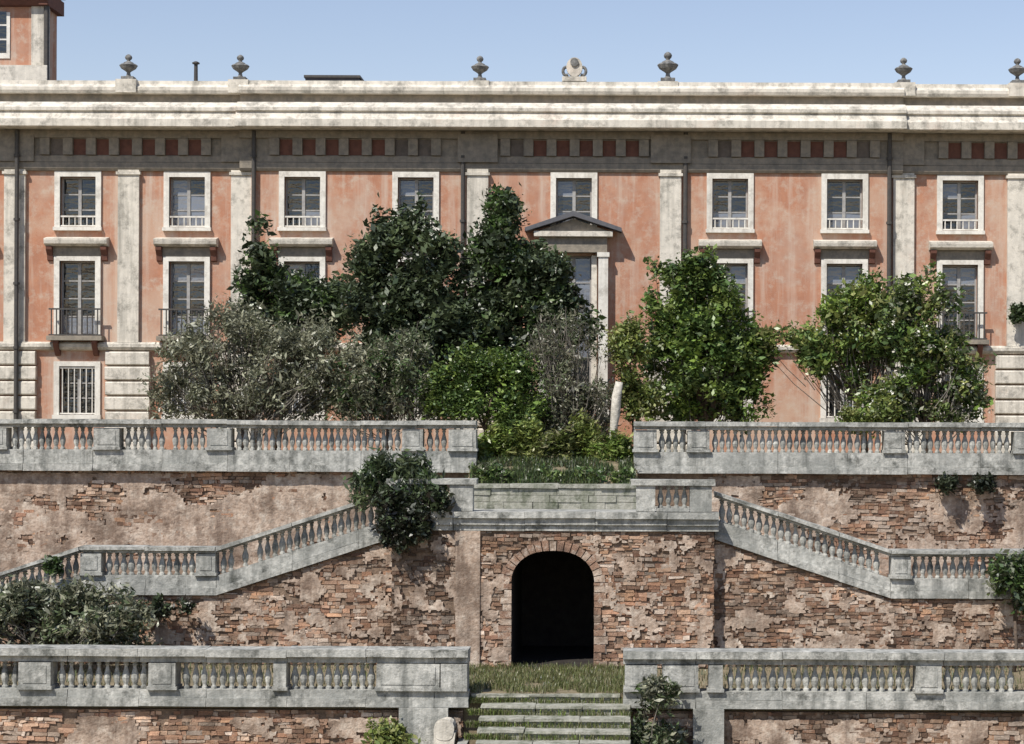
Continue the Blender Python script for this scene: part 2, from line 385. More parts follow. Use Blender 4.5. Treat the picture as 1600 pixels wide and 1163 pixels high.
# tower behind the left end of the roof
tw = empty('bell_gable', (PX(20,7),8,H_PAR-.5), 'pink bell gable with red cornice rising behind the palace roof', 'gable')
ty = 7.0; TX = lambda p: PX(p,ty); TZ = lambda p: PZ(p,ty)
x1 = TX(66); x0 = x1-3.6
MB().box(x0,x1,ty,ty+1.5,H_PAR-.6,TZ(-75)).build('wall', M['pink'], tw)
MB().box(x1-.42,x1+.06,ty-.08,ty+.5,H_PAR-.6,TZ(-40)).build('corner_pilaster', M['cream'], tw)
MB().box(x0-.06,x0+.42,ty-.08,ty+.5,H_PAR-.6,TZ(-40)).build('corner_pilaster', M['cream'], tw)
MB().profile([(ty+.1,TZ(16)),(ty-.22,TZ(14)),(ty-.42,TZ(4)),(ty-.45,TZ(-8)),(ty+.1,TZ(-14))],x0-.2,x1+.22).build('cornice', M['metope'], tw)
MB().box(x1-.1,x1+.2,ty-.3,ty+1.7,TZ(14),TZ(-8)).build('cornice', M['metope'], tw)
MB().box(x0-.1,x1+.18,ty-.25,ty+.1,H_PAR-.6,TZ(108)).build('plinth', M['cream'], tw)
wc = (x0+x1)/2
o = MB().box(wc-.62,wc+.62,ty-.04,ty+.05,TZ(96),TZ(24)).build('window', M['white'], tw)
for s in (-1,1):
    for r in range(3):
        link_mesh('pane', pane_mesh(.46,.44), o, (wc+s*.27,ty-.046,TZ(90)+.28+r*.5))
m = MB(); m.tube([(x1+.12,ty-.1,H_PAR-.5),(x1+.12,ty-.1,TZ(-10))],[.1,.1],8); m.build('drainpipe', M['iron'], tw)
tr = MB(); tr.v=[[x0-.2,ty-.4,TZ(-14)],[x1+.2,ty-.4,TZ(-14)],[x1+.2,ty+1.9,TZ(-14)],[x0-.2,ty+1.9,TZ(-14)],[wc,ty+.75,TZ(-90)]]
tr.f=[(0,1,4),(1,2,4),(2,3,4),(3,0,4),(3,2,1,0)]; tr.build('roof', M['metope'], tw)

# urns and crest on the parapet
ub = MB().box(-.2,.2,-.2,.2,0,.12).lathe([(.13,.12),(.07,.18),(.055,.27),(.10,.31),(.24,.40),(.30,.50),(.27,.53),(.23,.55)],14).mesh('bowl', M['urn'])
uf = MB().lathe([(.20,.55),(.15,.60),(.07,.64),(.05,.67),(.10,.71),(.12,.77),(.09,.83),(.03,.87)],12).mesh('finial', M['urn'], True)
ul = {197:'dark stone urn on the parapet, next to the thin roof pole', 372:'dark stone urn on the parapet above the cornice step, near the flat dark roof hatch',
      747:'dark stone urn on the parapet between the roof hatch and the round crest', 1041:'taller dark stone urn on the parapet beside the round crest',
      1410:'dark stone urn on the parapet above the pilaster by the blossoming shrub', 1588:'dark stone urn on the parapet at the rusticated end pier'}
for p,l in ul.items():
    e = empty('urn', (FX(p), .1, H_PAR-.02), l, 'urn', 'urns along the parapet'); sc = 1.12 if p == 1041 else .95
    for n_, me in (('bowl',ub),('finial',uf)):
        o = link_mesh(n_, me, None, (0,0,0), (sc,sc,sc)); o.parent = e; o.location = (0,0,0)
    MB().box(FX(p)-.32,FX(p)+.32,-.25,.3,P(150)+.004,P(129)).build('parapet_block', M['cream'], pal)
cr = empty('crest', (FX(895), 0, H_PAR), 'round pale stone crest with scrolled sides on the parapet', 'crest')
m = MB(); m.box(-.38,.38,-.12,.12,0,.14)
cr_b = link_mesh('base', m.mesh('base', M['cream'])); cr_b.parent = cr
m = MB(); n = 20
ring = [(.25*math.cos(2*math.pi*i/n), .44+.30*math.sin(2*math.pi*i/n)) for i in range(n)]
k = len(m.v); m.v += [[a,-.1,c] for a,c in ring]+[[a,.1,c] for a,c in ring]
m.f += [tuple(range(n)), tuple(range(2*n-1,n-1,-1))]+[(i,i+n,(i+1)%n+n,(i+1)%n) for i in range(n)]
o = link_mesh('shield', m.mesh('shield', M['cream'])); o.parent = cr
m = MB(); m.lathe([(.02,-.04),(.13,-.03),(.13,.03),(.02,.04)],14); me = m.mesh('boss', M['urn'])
o = link_mesh('boss', me, None, (0,-.12,.58)); o.parent = cr; o.rotation_euler = (R(90),0,0)
for s in (-1,1):
    pts = [(s*(.26+.10*math.cos(t)), 0, .32+.13*math.sin(t)) for t in np.linspace(-2.2,2.4,10)]
    o = link_mesh('scroll', MB().tube(pts,[.05]*10,6).mesh('scroll', M['urn'], True)); o.parent = cr
rp = MB().tube([(FX(290),1.2,H_PAR-.3),(FX(290),1.2,PZ(104,1.2))],[.07,.06],8).lathe([(.05,0),(.12,.02),(.12,.06),(.04,.1)],8,(FX(290),1.2,PZ(104,1.2)))
tag(rp.build('roof_pole', M['iron']), 'thin dark vent pole standing on the palace roof', 'pole')
rh = empty('roof_hatch', (FX(505),1.5,H_PAR-.2), 'long flat dark roof hatch behind the parapet', 'hatch')
MB().box(FX(462),FX(548),1.5,2.6,H_PAR-.25,PZ(124,1.5)).build('curb', M['roof'], rh)
MB().box(FX(460),FX(550),1.44,2.66,PZ(124,1.5)+.003,PZ(120,1.5)).build('lid', M['iron'], rh)

# ------------------------------------------------------------------ brick walls (real bricks on a mortar core)
PAL_B = np.array([(.36,.22,.145),(.31,.175,.11),(.43,.30,.21),(.47,.36,.27),(.22,.125,.085),(.13,.085,.06),(.53,.46,.385),(.38,.25,.175),(.42,.26,.16),(.33,.22,.155),(.48,.40,.32)])
def bricks(x0,x1,zb,zt,Y,parent,skip=None,missing=.09,hh=.07,ll=.17,seed=0,darken=None):
    rg = np.random.default_rng(seed); Q = []; C = []
    z = min(zb(x) for x in np.linspace(x0,x1,40))
    zmax = max(zt(x) for x in np.linspace(x0,x1,40)); row = 0
    while z < zmax:
        h = hh*rg.uniform(.75,1.6); x = x0 - rg.uniform(0,ll)
        while x < x1:
            l = ll*rg.choice([.45,.7,1,1.3,1.8])*rg.uniform(.85,1.15); a = max(x+.008,x0); c = min(x+l,x1); x += l
            if c-a < .04: continue
            xm = (a+c)/2; za = z+.006; zc = z+h-.006
            wob = .03*math.sin(xm*1.3+row*.05)
            za += wob; zc += wob
            if za < min(zb(a),zb(c)): continue
            zl = min(zt(a),zt(c))
            if zc > zl:
                zc = zl
                if zc-za < .02: continue
            if skip and skip(a,c,za,zc): continue
            if rg.random() < missing: continue
            nv = mnoise.fractal(Vector((xm*.9,z*.9,seed)),1,2,4)
            out = .02+rg.uniform(0,.028)+max(0,nv)*.03
            if nv < -.35 and rg.random() < .4: continue
            y0 = Y-out; j = lambda: rg.uniform(-.014,.014)
            f = [(a+j(),y0+j(),za+j()),(c+j(),y0+j(),za+j()),(c+j(),y0+j(),zc+j()),(a+j(),y0+j(),zc+j())]
            bk = [(a,Y+.03,za),(c,Y+.03,za),(c,Y+.03,zc),(a,Y+.03,zc)]
            zone = mnoise.fractal(Vector((xm*.55+seed,z*.9,seed*.7)),1,2,3)
            cc = (.8*PAL_B[rg.integers(len(PAL_B))]+.2*np.array((.40,.22,.14)))*rg.uniform(.72,1.28)*(1+.65*zone)*(darken(xm,z) if darken else 1)
            Q.append(f); C.append(cc)
            for i in range(4):
                k = (i+1)%4; Q.append([f[k],f[i],bk[i],bk[k]]); C.append(cc)
        z += h; row += 1
    me = quads_mesh('brickwork', np.array(Q), np.array(C), M['brick'])
    return tag(link_mesh('brickwork', me, parent), kind='stuff')
def plaster(x0,x1,zb,zt,Y,parent,thr,seed=0,cell=.06,skip=None,sx=.55,sz=.8,bias=None):
    nx = int((x1-x0)/cell); zmin = min(zb(x) for x in np.linspace(x0,x1,30)); zmax = max(zt(x) for x in np.linspace(x0,x1,30))
    nz = int((zmax-zmin)/cell); keep = np.zeros((nx,nz),bool)
    for i in range(nx):
        x = x0+(i+.5)*cell; lo, hi = zb(x), zt(x)
        for k in range(nz):
            z = zmin+(k+.5)*cell
            if z < lo+.05 or z > hi-.05: continue
            if skip and skip(x-cell,x+cell,z-cell,z+cell): continue
            v = mnoise.fractal(Vector((x*sx,z*sz,seed*3.1)),.7,2.1,6)
            if bias: v += bias(x,z)
            keep[i,k] = v > thr
    jit = RNG.uniform(-.022,.022,(nx+1,nz+1,2)); d = RNG.uniform(-.006,.006,(nx+1,nz+1))
    P_ = lambda i,k,b: (x0+i*cell+jit[i,k,0], Y-.058+d[i,k]-.02*mnoise.noise(Vector((i*.1,k*.1,seed))) if not b else Y, zmin+k*cell+jit[i,k,1])
    Q = []
    for i,k in zip(*np.nonzero(keep)):
        Q.append([P_(i,k,0),P_(i+1,k,0),P_(i+1,k+1,0),P_(i,k+1,0)])
        for di,dk,a,b_ in ((-1,0,(i,k+1),(i,k)),(1,0,(i+1,k),(i+1,k+1)),(0,-1,(i,k),(i+1,k)),(0,1,(i+1,k+1),(i,k+1))):
            ii,kk = i+di,k+dk
            if not(0<=ii<nx and 0<=kk<nz and keep[ii,kk]):
                Q.append([P_(*b_,0),P_(*a,0),P_(*a,1),P_(*b_,1)])
    if not Q: return None
    Q = np.array(Q)
    me = quads_mesh('plaster', Q, np.ones((len(Q),3)), M['plaster'])
    return tag(link_mesh('plaster', me, parent), kind='stuff')

# upper retaining wall
XW0, XW1 = -31.0, 27.0
uw = empty('retaining_wall', (AX,YUP,ZLOW), 'long brick retaining wall with peeling plaster under the upper balustrade', 'wall')
MB().box(XW0,XW1,YUP,YUP+.6,ZLOW-.3,-.262).build('wall_core', M['mortar'], uw)
zc = lambda v: (lambda x: v)
inblk = lambda a,c,za,zc_: abs((a+c)/2-AX) < 3.55
bricks(-27,20,zc(-3.4),zc(-.27),YUP,uw,skip=inblk,seed=3)
plaster(-27,20,zc(-3.4),zc(-.3),YUP,uw,-.10,seed=3,skip=inblk,bias=lambda x,z: (.18 if x<AX else -.12)+.12*(-1.2-z))
# lower retaining wall
lw = empty('retaining_wall', (AX,YLOW,ZGARDEN), 'low crumbling brick retaining wall under the lower balustrade', 'wall')
YL2 = YLOW-.05
for x0,x1 in ((XW0,AX-1.7),(AX+1.7,XW1)):
    MB().box(x0,x1,YL2,YL2+.5,ZGARDEN-.2,-5.0).build('wall_core', M['mortar'], lw)
    a = max(x0,-24); c = min(x1,18)
    bricks(a,c,zc(-6.6),zc(-5.01),YL2,lw,seed=5)
    plaster(a,c,zc(-6.6),zc(-5.1),YL2,lw,.12,seed=9)

# ------------------------------------------------------------------ balustrades
bal_prof = [(.062,0),(.062,.05),(.045,.06),(.042,.09),(.062,.15),(.076,.22),(.072,.29),(.05,.37),(.034,.44),(.032,.47),(.05,.49),(.05,.51),(.036,.53),(.062,.55),(.062,.58)]
bal_me = MB().lathe(bal_prof,8).mesh('baluster', M['stone'], False)
def balustrade(root, Y, x0, x1, pedestals, spans, zf, cap=.18, bh=.56, base=.53, depth=.42, pitch=.165, ped_extra=0):
    """zf(x) = height of the top of the coping; everything below hangs from it"""
    ztop = lambda x: zf(x)
    pedestals = list(pedestals); spans = list(spans)
    if pedestals and x1-x0 > 12:                    # the run goes on beyond the picture
        for s_ in (-1,1):
            e = min(p[0] for p in pedestals) if s_ < 0 else max(p[1] for p in pedestals)
            while (e-x0 if s_ < 0 else x1-e) > 3.2:
                pedestals.append(tuple(sorted((e+s_*2.6,e+s_*3.15)))); spans.append(tuple(sorted((e+s_*.05,e+s_*2.55)))); e += s_*3.15
    # base course
    x = x0; L = 1.6
    while x < x1-.01:
        c = min(x+L*random.uniform(.85,1.15), x1)
        if x1-c < .5: c = x1
        dy = random.uniform(-.012,.012); dz = random.uniform(-.006,.006)
        m = MB(); m.box(x+.004,c-.004,Y-depth/2-.02+dy,Y+depth/2+.02,-(cap+bh+base),-(cap+bh+base)+.17,ztop,.006)
        m.box(x+.004,c-.004,Y-depth/2+.04+dy,Y+depth/2-.03,-(cap+bh+base)+.171,-(cap+bh),ztop,.006)
        m.build('base_stone', M['stone'], root)
        dy = random.uniform(-.015,.015); dz = random.uniform(-.012,.012)
        m = MB(); m.box(x+.004,c-.004,Y-depth/2-.10+dy,Y+depth/2+.08,-cap*.55+dz,dz,ztop,.008)
        m.box(x+.006,c-.006,Y-depth/2+.03+dy,Y+depth/2-.03,-cap+dz*.3,-cap*.55+dz-.001,ztop,.004)
        m.build('coping_stone', M['stone'], root); x = c
    for a,c in pedestals:
        m = MB(); m.box(a,c,Y-depth/2-.02,Y+depth/2+.0,-(cap+bh)+.002,-cap-.012,ztop,.004)
        m.box(a-.03,c+.03,Y-depth/2-.05,Y+depth/2+.02,-(cap+bh)+.001,-(cap+bh)+.07,ztop,.004)
        m.build('pedestal', M['stone'], root)
        if c-a > .42: MB().box(a+.09,c-.09,Y-depth/2-.034,Y,-(cap+bh)+.13,-cap-.07,ztop).build('pedestal_panel', M['stone'], root)
    for a,c in spans:
        n = max(1,int((c-a)/pitch))
        for i in range(n):
            if n > 8 and random.random() < .035: continue
            x = a+(c-a)*(i+.5)/n
            o = link_mesh('baluster', bal_me, root, (x,Y+random.uniform(-.01,.01),ztop(x)-cap-bh), (random.uniform(.9,1.12),)*2+((bh+.004)/.58,), random.uniform(0,1))
            o.rotation_euler.x = random.uniform(-.02,.02); o.rotation_euler.y = random.uniform(-.03,.03)
def pxs(lst, Y): return [(PX(a,Y),PX(c,Y)) for a,c in lst]
Y = YUP-.05; zt_up = PZ(659,Y)
ub1 = empty('balustrade', (PX(370,Y),Y,-.26), 'upper terrace stone balustrade on the side of the grey olive shrub', 'balustrade', 'stone balustrades')
balustrade(ub1, Y, XW0, PX(745,Y), pxs([(-340,-305),(-180,-145),(-22,14),(150,190),(326,364),(630,662),(702,745)],Y), pxs([(-300,-185),(-142,-26),(18,146),(195,322),(369,626),(667,699)],Y), zc(zt_up), .2, .56, .53)
ub2 = empty('balustrade', (PX(1300,Y),Y,-.26), 'upper terrace stone balustrade on the side of the blossoming shrub', 'balustrade', 'stone balustrades')
balustrade(ub2, Y, PX(990,Y), XW1, pxs([(990,1026),(1074,1108),(1380,1412),(1582,1616),(1750,1785),(1900,1935)],Y), pxs([(1029,1071),(1112,1376),(1416,1578),(1620,1746),(1790,1896)],Y), zc(zt_up), .2, .56, .53)
Y = YLOW; zt_lo = PZ(1015,Y)
lb1 = empty('balustrade', (PX(370,Y),Y,ZLOW), 'lower terrace stone balustrade on the side of the big dark bush', 'balustrade', 'stone balustrades')
balustrade(lb1, Y, XW0, PX(735,Y), pxs([(-330,-285),(-130,-90),(36,86),(238,280),(432,452),(592,690)],Y), pxs([(-282,-135),(-86,32),(92,234),(286,428),(456,588)],Y), zc(zt_lo), .28, .57, .34, depth=.46, pitch=.175)
MB().box(PX(692,Y),PX(733,Y),Y-.27,Y+.3,zt_lo-.85,zt_lo-.29).build('pedestal', M['stone'], lb1)
lb2 = empty('balustrade', (PX(1300,Y),Y,ZLOW), 'lower terrace stone balustrade on the side of the plant beside the steps', 'balustrade', 'stone balustrades')
balustrade(lb2, Y, PX(975,Y), XW1, pxs([(978,1028),(1036,1092),(1108,1130),(1430,1470),(1620,1660),(1850,1890)],Y), pxs([(1136,1426),(1475,1616),(1664,1846)],Y), zc(zt_lo), .28, .57, .34, depth=.46, pitch=.175)
# lower piers under the end pedestals
for i,(a,c) in enumerate(((628,704),(1084,1132))):
    MB().box(PX(a,Y),PX(c,Y),Y-.36,Y-.02,ZGARDEN,zt_lo-1.195,None,.006).build('pier', M['stone'], lw)

# ------------------------------------------------------------------ central block with the arch
HB = 3.7
blk = empty('stair_block', (AX,YBLK,ZLOW), 'projecting brick block with a black arched opening under a stone coping', 'stair block')
ZBT = PZ(830,YBLK); AW, AZ = .955, PZ(861,YBLK); ARISE = .72
def arch_z(x):
    t = abs(x-AX)/AW
    return AZ-ARISE+ARISE*math.sqrt(max(0,1-t**2.4))
m = MB(); m.box(AX-HB,AX-AW,YBLK,YUP,ZLOW-.1,ZBT); m.box(AX+AW,AX+HB,YBLK,YUP,ZLOW-.1,ZBT)
xs = [AX+AW*math.sin(t) for t in np.linspace(-math.pi/2,math.pi/2,25)]
for a,c in zip(xs,xs[1:]):
    m.poly([(a,YBLK,arch_z(a)),(c,YBLK,arch_z(c)),(c,YBLK,ZBT),(a,YBLK,ZBT)])
m.poly([(AX-AW,YBLK,ZBT),(AX+AW,YBLK,ZBT),(AX+AW,YUP,ZBT),(AX-AW,YUP,ZBT)])
m.build('wall_core', M['mortar'], blk)
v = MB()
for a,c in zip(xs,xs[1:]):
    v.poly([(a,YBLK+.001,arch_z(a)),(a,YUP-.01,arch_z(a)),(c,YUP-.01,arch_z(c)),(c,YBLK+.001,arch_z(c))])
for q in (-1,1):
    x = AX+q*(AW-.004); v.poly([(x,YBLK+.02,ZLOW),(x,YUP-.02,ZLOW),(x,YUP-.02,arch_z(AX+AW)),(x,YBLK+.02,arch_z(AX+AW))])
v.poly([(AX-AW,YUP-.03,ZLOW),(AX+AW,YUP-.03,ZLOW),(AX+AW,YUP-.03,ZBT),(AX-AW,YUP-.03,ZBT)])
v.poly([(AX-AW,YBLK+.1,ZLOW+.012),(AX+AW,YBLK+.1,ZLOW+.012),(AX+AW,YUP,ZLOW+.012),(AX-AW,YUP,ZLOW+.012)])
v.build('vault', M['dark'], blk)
def in_arch(a,c,za,zc_, g=.17):
    x = min(max(AX,a),c); 
    if a > AX+AW+.0 or c < AX-AW-.0: return False
    if za > AZ+g: return False
    xm = min(abs(a-AX),abs(c-AX)) if (a-AX)*(c-AX)>0 else 0
    return za < arch_z(AX+min(xm,AW))+ (g if za > AZ-ARISE-.1 else 0)
bricks(AX-HB,AX+HB,zc(ZLOW),zc(ZBT-.02),YBLK,blk,skip=in_arch,seed=11,missing=.12,darken=lambda x,z: .45+.4*max(0,mnoise.noise(Vector((x*1.2,z*.3,8)))) if x < AX-2.35 else 1)  # bricks at the ivy end are made darker, varied by noise
plaster(AX-HB,AX+HB,zc(ZLOW),zc(ZBT-.05),YBLK,blk,.14,seed=21,skip=lambda a,c,za,zc_: in_arch(a,c,za,zc_,.25), sx=2.0,sz=2.4)
# voussoirs round the arch and quoins down the jambs
ts = np.linspace(-.5*math.pi,.5*math.pi,20)
def ell(t,g): 
    x = math.sin(t); xx = AX+AW*x; zz = arch_z(xx); nx, nz = math.sin(t)*AW*.55, math.cos(t)*AW*.75
    l = math.hypot(nx,nz); return xx+nx/l*g, zz+nz/l*g
for a,c in zip(ts,ts[1:]):
    a += .012; c -= .012; g = .2+random.uniform(-.03,.05); y0 = YBLK-.05-random.uniform(0,.03)
    p = [ell(a,0),ell(c,0),ell(c,g),ell(a,g)]
    m = MB(); m.v = [[x,y0,z] for x,z in p]+[[x,YBLK+.12,z] for x,z in p]
    m.f = [(0,1,2,3),(7,6,5,4),(0,4,5,1),(1,5,6,2),(2,6,7,3),(3,7,4,0)]
    me = m.mesh('voussoir', M['arch'] if random.random()<.8 else M['plaster']); link_mesh('voussoir', me, blk)
for q in (-1,1):
    z = ZLOW
    while z < AZ-ARISE-.06:
        h = random.uniform(.14,.2); w = random.uniform(.14,.34); a = AX+q*(AW-.006); c = AX+q*(AW+w); zt_ = min(z+h,AZ-ARISE)
        MB().box(min(a,c),max(a,c),YBLK-.055-random.uniform(0,.02),YBLK+.15,z,zt_-.015,None,.006).build('jamb_stone', M['arch'] if random.random()<.6 else M['plaster'], blk); z += h
# brick corner strips and coping
for c in (-HB+.28,HB-.28,-HB+1.75,):
    MB().box(AX+c-.28,AX+c+.28,YBLK-.085,YBLK+.05,ZLOW,ZBT-.004,None,.005).build('corner_strip', M['plaster'], blk) if c == -HB+1.75 else None
z1 = PZ(800,YBLK)
x = AX-HB-.1
while x < AX+HB+.09:
    c = min(x+random.uniform(1.1,1.7),AX+HB+.1)
    if AX+HB+.1-c < .5: c = AX+HB+.1
    dy = random.uniform(-.015,.015); dz = random.uniform(-.012,.012)
    m = MB(); m.box(x+.004,c-.004,YBLK-.24+dy,YBLK+.5,z1-.15+dz,z1+dz,None,.007); m.box(x+.006,c-.006,YBLK-.16+dy,YBLK+.45,z1-.30,z1-.151+dz,None,.006); m.box(x+.006,c-.006,YBLK-.09+dy,YBLK+.45,ZBT-.0,z1-.301,None,.006)
    m.build('coping_stone', M['stone'], blk); x = c
MB().box(AX-HB,AX+HB,YBLK+.5,YUP-.05,ZBT-.3,z1-.06).build('landing', M['stone'], blk)
Yb = YBLK+.1
ztb = PZ(749,Yb)
bb1 = empty('balustrade', (PX(1050,Yb),Yb,z1), 'short stone balustrade on the block coping, joining the ramp opposite the ivy', 'balustrade', 'stone balustrades')
def short_bal(root, ped, span, x0, x1):
    h = ztb-z1
    for a,c in ped:
        MB().box(a,c,Yb-.2,Yb+.2,z1+.012,ztb-.13,None,.004).build('pedestal', M['stone'], root)
    for a,c in span:
        n = int((c-a)/.17)
        MB().box(a,c,Yb-.18,Yb+.18,z1+.012,z1+.09).build('base_stone', M['stone'], root)
        for i in range(n): link_mesh('baluster', bal_me, root, (a+(c-a)*(i+.5)/n,Yb,z1+.09),(1,1,(h-.22)/.58))
    m = MB(); m.box(x0,x1,Yb-.26,Yb+.26,ztb-.128,ztb,None,.006); m.build('coping_stone', M['stone'], root)
short_bal(bb1, pxs([(994,1024),(1078,1112)],Yb), pxs([(1026,1076)],Yb), PX(986,Yb), PX(1117,Yb))
bb2 = empty('balustrade', (PX(670,Yb),Yb,z1), 'short stone balustrade on the block coping, half buried in dark ivy', 'balustrade', 'stone balustrades')
short_bal(bb2, pxs([(612,646),(704,740)],Yb), pxs([(648,702)],Yb), PX(606,Yb), PX(746,Yb))
# low mossy wall and planted bank in the gap of the upper balustrade
YG = -13.3
lwz = PZ(757,YG)
gs = empty('low_wall', (AX,YG,z1-.06), 'low mossy stone wall in the gap of the upper balustrade, over the arch', 'wall')
x = AX-2.25
for row in range(3):
    x = AX-2.25; za = z1-.06+row*(lwz-.1-z1+.06)/3; zb_ = z1-.06+(row+1)*(lwz-.1-z1+.06)/3
    while x < AX+1.9:
        c = min(x+random.uniform(.45,.95),AX+1.95)
        if AX+1.95-c < .3: c = AX+1.95
        MB().box(x+.004,c-.004,YG-random.uniform(0,.03),YG+.3,za,zb_-.006,None,.008).build('wall_stone', M['moss'], gs); x = c
x = AX-2.3
while x < AX+1.95:
    c = min(x+random.uniform(.8,1.3),AX+2.0)
    if AX+2.0-c < .5: c = AX+2.0
    MB().box(x+.004,c-.004,YG-.08+random.uniform(-.02,.02),YG+.36,lwz-.1,lwz+random.uniform(-.015,.012),None,.01).build('coping_stone', M['moss'], gs); x = c
bk = MB(); NB = 24
for i in range(NB):
    for k in range(6):
        q = []
        for a,c in ((i,k),(i+1,k),(i+1,k+1),(i,k+1)):
            xx = AX-2.25+4.2*a/NB; t = c/6
            q.append((xx,YG+.3+(YUP+.3-YG-.3)*t,lwz-.12+(.02-lwz+.12)*t+.10*mnoise.noise(Vector((xx*1.7,c*.6,1)))*(1 if 0<c<6 else .2)))
        bk.poly(q)
tag(bk.build('planted_bank', M['soil'], None, True), kind='structure')

# ------------------------------------------------------------------ ramps
def make_ramp(sgn, lab_wall, lab_bal):
    D0,D1,D2,D3 = HB-.02, 7.8, 10.95, 16.0
    zA, zB = PZ(766,YRMP), PZ(857,YRMP); sl = (zB-zA)/(D1-HB)
    def top(x):
        d = abs(x-AX)
        if d < D1: return zA+(d-HB)*sl
        if d < D2: return zB
        return zB+(d-D2)*sl
    e = empty('stair_ramp', (AX+sgn*8,YRMP,ZLOW), lab_wall, 'ramp')
    under = lambda x: max(top(x)-1.12, ZLOW+.02)
    m = MB(); ds = sorted(set([D0,D1,D2,D3]+list(np.linspace(D0,D3,12))))
    for a,c in zip(ds,ds[1:]):
        xa,xc = AX+sgn*a, AX+sgn*c
        if sgn<0: xa,xc = xc,xa
        m.poly([(xa,YRMP,ZLOW-.1),(xc,YRMP,ZLOW-.1),(xc,YRMP,under(xc)),(xa,YRMP,under(xa))])
        m.poly([(xa,YRMP,under(xa)+.25),(xc,YRMP,under(xc)+.25),(xc,YUP,under(xc)+.25),(xa,YUP,under(xa)+.25)])
    m.build('wall_core', M['mortar'], e)
    a,c = sorted((AX+sgn*D0,AX+sgn*13.6))
    bricks(a,c,zc(ZLOW),lambda x: under(x)-.01,YRMP,e,seed=31+sgn,missing=.1)
    plaster(a,c,zc(ZLOW),lambda x: under(x)-.03,YRMP,e,.13,seed=41+sgn,sx=2.0,sz=2.6)
    # treads on the slope
    st = MB(); N = 10
    for i in range(N):
        d = D1-(D1-HB)*(i+1)/N; d2 = D1-(D1-HB)*i/N
        z = zB-.86+(zA-zB)*(i+1)/N; x0,x1 = sorted((AX+sgn*d,AX+sgn*d2))
        MB().box(x0,x1,YRMP+.3,YUP-.08,z-.3,z).build('step', M['stone'], e)
    b_ = empty('balustrade', (AX+sgn*8,YRMP,zB-1.1), lab_bal, 'balustrade', 'stone balustrades')
    Yr = YRMP+.08
    def run(d0,d1,peds,spans):
        s_ = lambda l: [tuple(sorted((AX+sgn*p,AX+sgn*q))) for p,q in l]
        x0,x1 = sorted((AX+sgn*d0,AX+sgn*d1)); balustrade(b_,Yr,x0,x1,s_(peds),s_(spans),top,.15,.52,.45,depth=.4)
    run(HB+.02,D1-.002,[],[(HB+.12,D1-.05)])
    run(D1+.002,D2-.002,[(D1+.01,D1+.46),(D2-.5,D2-.02)],[(D1+.5,D2-.54)])
    run(D2+.002,D3-2.0,[],[(D2+.06,D3-2.1)])
    return top
top = make_ramp(-1,'brick stair ramp with stained wall, on the side of the big dark bush','sloping balustrade of the stair ramp above the big dark bush')
make_ramp(1,'brick stair ramp with stained wall, opposite the ivy-covered corner','sloping balustrade of the stair ramp opposite the ivy-covered corner')

# ------------------------------------------------------------------ central steps down from the lower terrace
cs = empty('stone_steps', (AX,YLOW,ZLOW), 'worn grey stone steps with grass, leading up to the black arch', 'steps')
X0,X1 = PX(737,YLOW)+.0, PX(972,YLOW)
for i in range(9):
    z = ZLOW-.012-.18*i; y1 = YLOW+.18-.45*(i-1) if i else YLOW+.25
    y0 = YLOW-.02-.45*i
    xx0 = X0+.02+(.22 if i>=1 else 0)
    nseg = 3; cuts = [xx0]+[xx0+(X1+.18-xx0)*(k+random.uniform(-.12,.12))/nseg for k in (1,2)]+[X1+(.2 if i>=1 else -.02)]
    for a,c in zip(cuts,cuts[1:]):
        dz = random.uniform(-.02,.012); dy = random.uniform(-.03,.03)
        m = MB(); m.box(a+.006,c-.006,y0+dy,y0+.5,z-.06+dz,z+dz,None,.012); m.box(a+.01,c-.01,y0+.05+dy,y0+.5,z-.2,z-.061+dz,None,.006)
        m.build('step_stone', M['moss'], cs)
for q in (X0-.02,X1+.22):
    MB().box(q-.18,q+.02,YLOW-3.6,YLOW-.25,ZGARDEN,ZLOW-.9).build('cheek_wall', M['stone'], cs)
# scroll stone at the cheek of the steps
vx = PX(697,YLOW-.5)
vo = empty('carved_stone', (vx,YLOW-.55,ZGARDEN), 'pale weathered stone with a rounded head beside the end pedestal', 'stone')
n = 18; r = .22; cz = -5.30; m = MB()
ringp = [(vx+r*math.cos(2*math.pi*i/n), cz+r*math.sin(2*math.pi*i/n)) for i in range(n)]
m.v = [[a,YLOW-.78,c] for a,c in ringp]+[[a,YLOW-.4,c] for a,c in ringp]
m.f = [tuple(range(n)), tuple(range(2*n-1,n-1,-1))]+[(i,i+n,(i+1)%n+n,(i+1)%n) for i in range(n)]
[setattr(m,'v',[[p[0]+.05*mnoise.noise(Vector(p)*4),p[1]+.03*mnoise.noise(Vector(p)*5),p[2]+.06*mnoise.noise(Vector(p)*3.3)] for p in m.v])]; m.build('rounded_head', M['cream'], vo)
m = MB(); prof = [(-.20,-5.35),(.24,-5.35),(.20,-5.7),(.12,-6.0),(.16,-6.5),(.28,ZGARDEN),(-.28,ZGARDEN),(-.22,-6.3)]
k = len(prof); m.v = [[vx+a,YLOW-.76,c] for a,c in prof]+[[vx+a,YLOW-.42,c] for a,c in prof]
m.f = [tuple(reversed(range(k))), tuple(range(k,2*k))]+[(i,(i+1)%k,(i+1)%k+k,i+k) for i in range(k)]
m.build('shaft', M['cream'], vo)

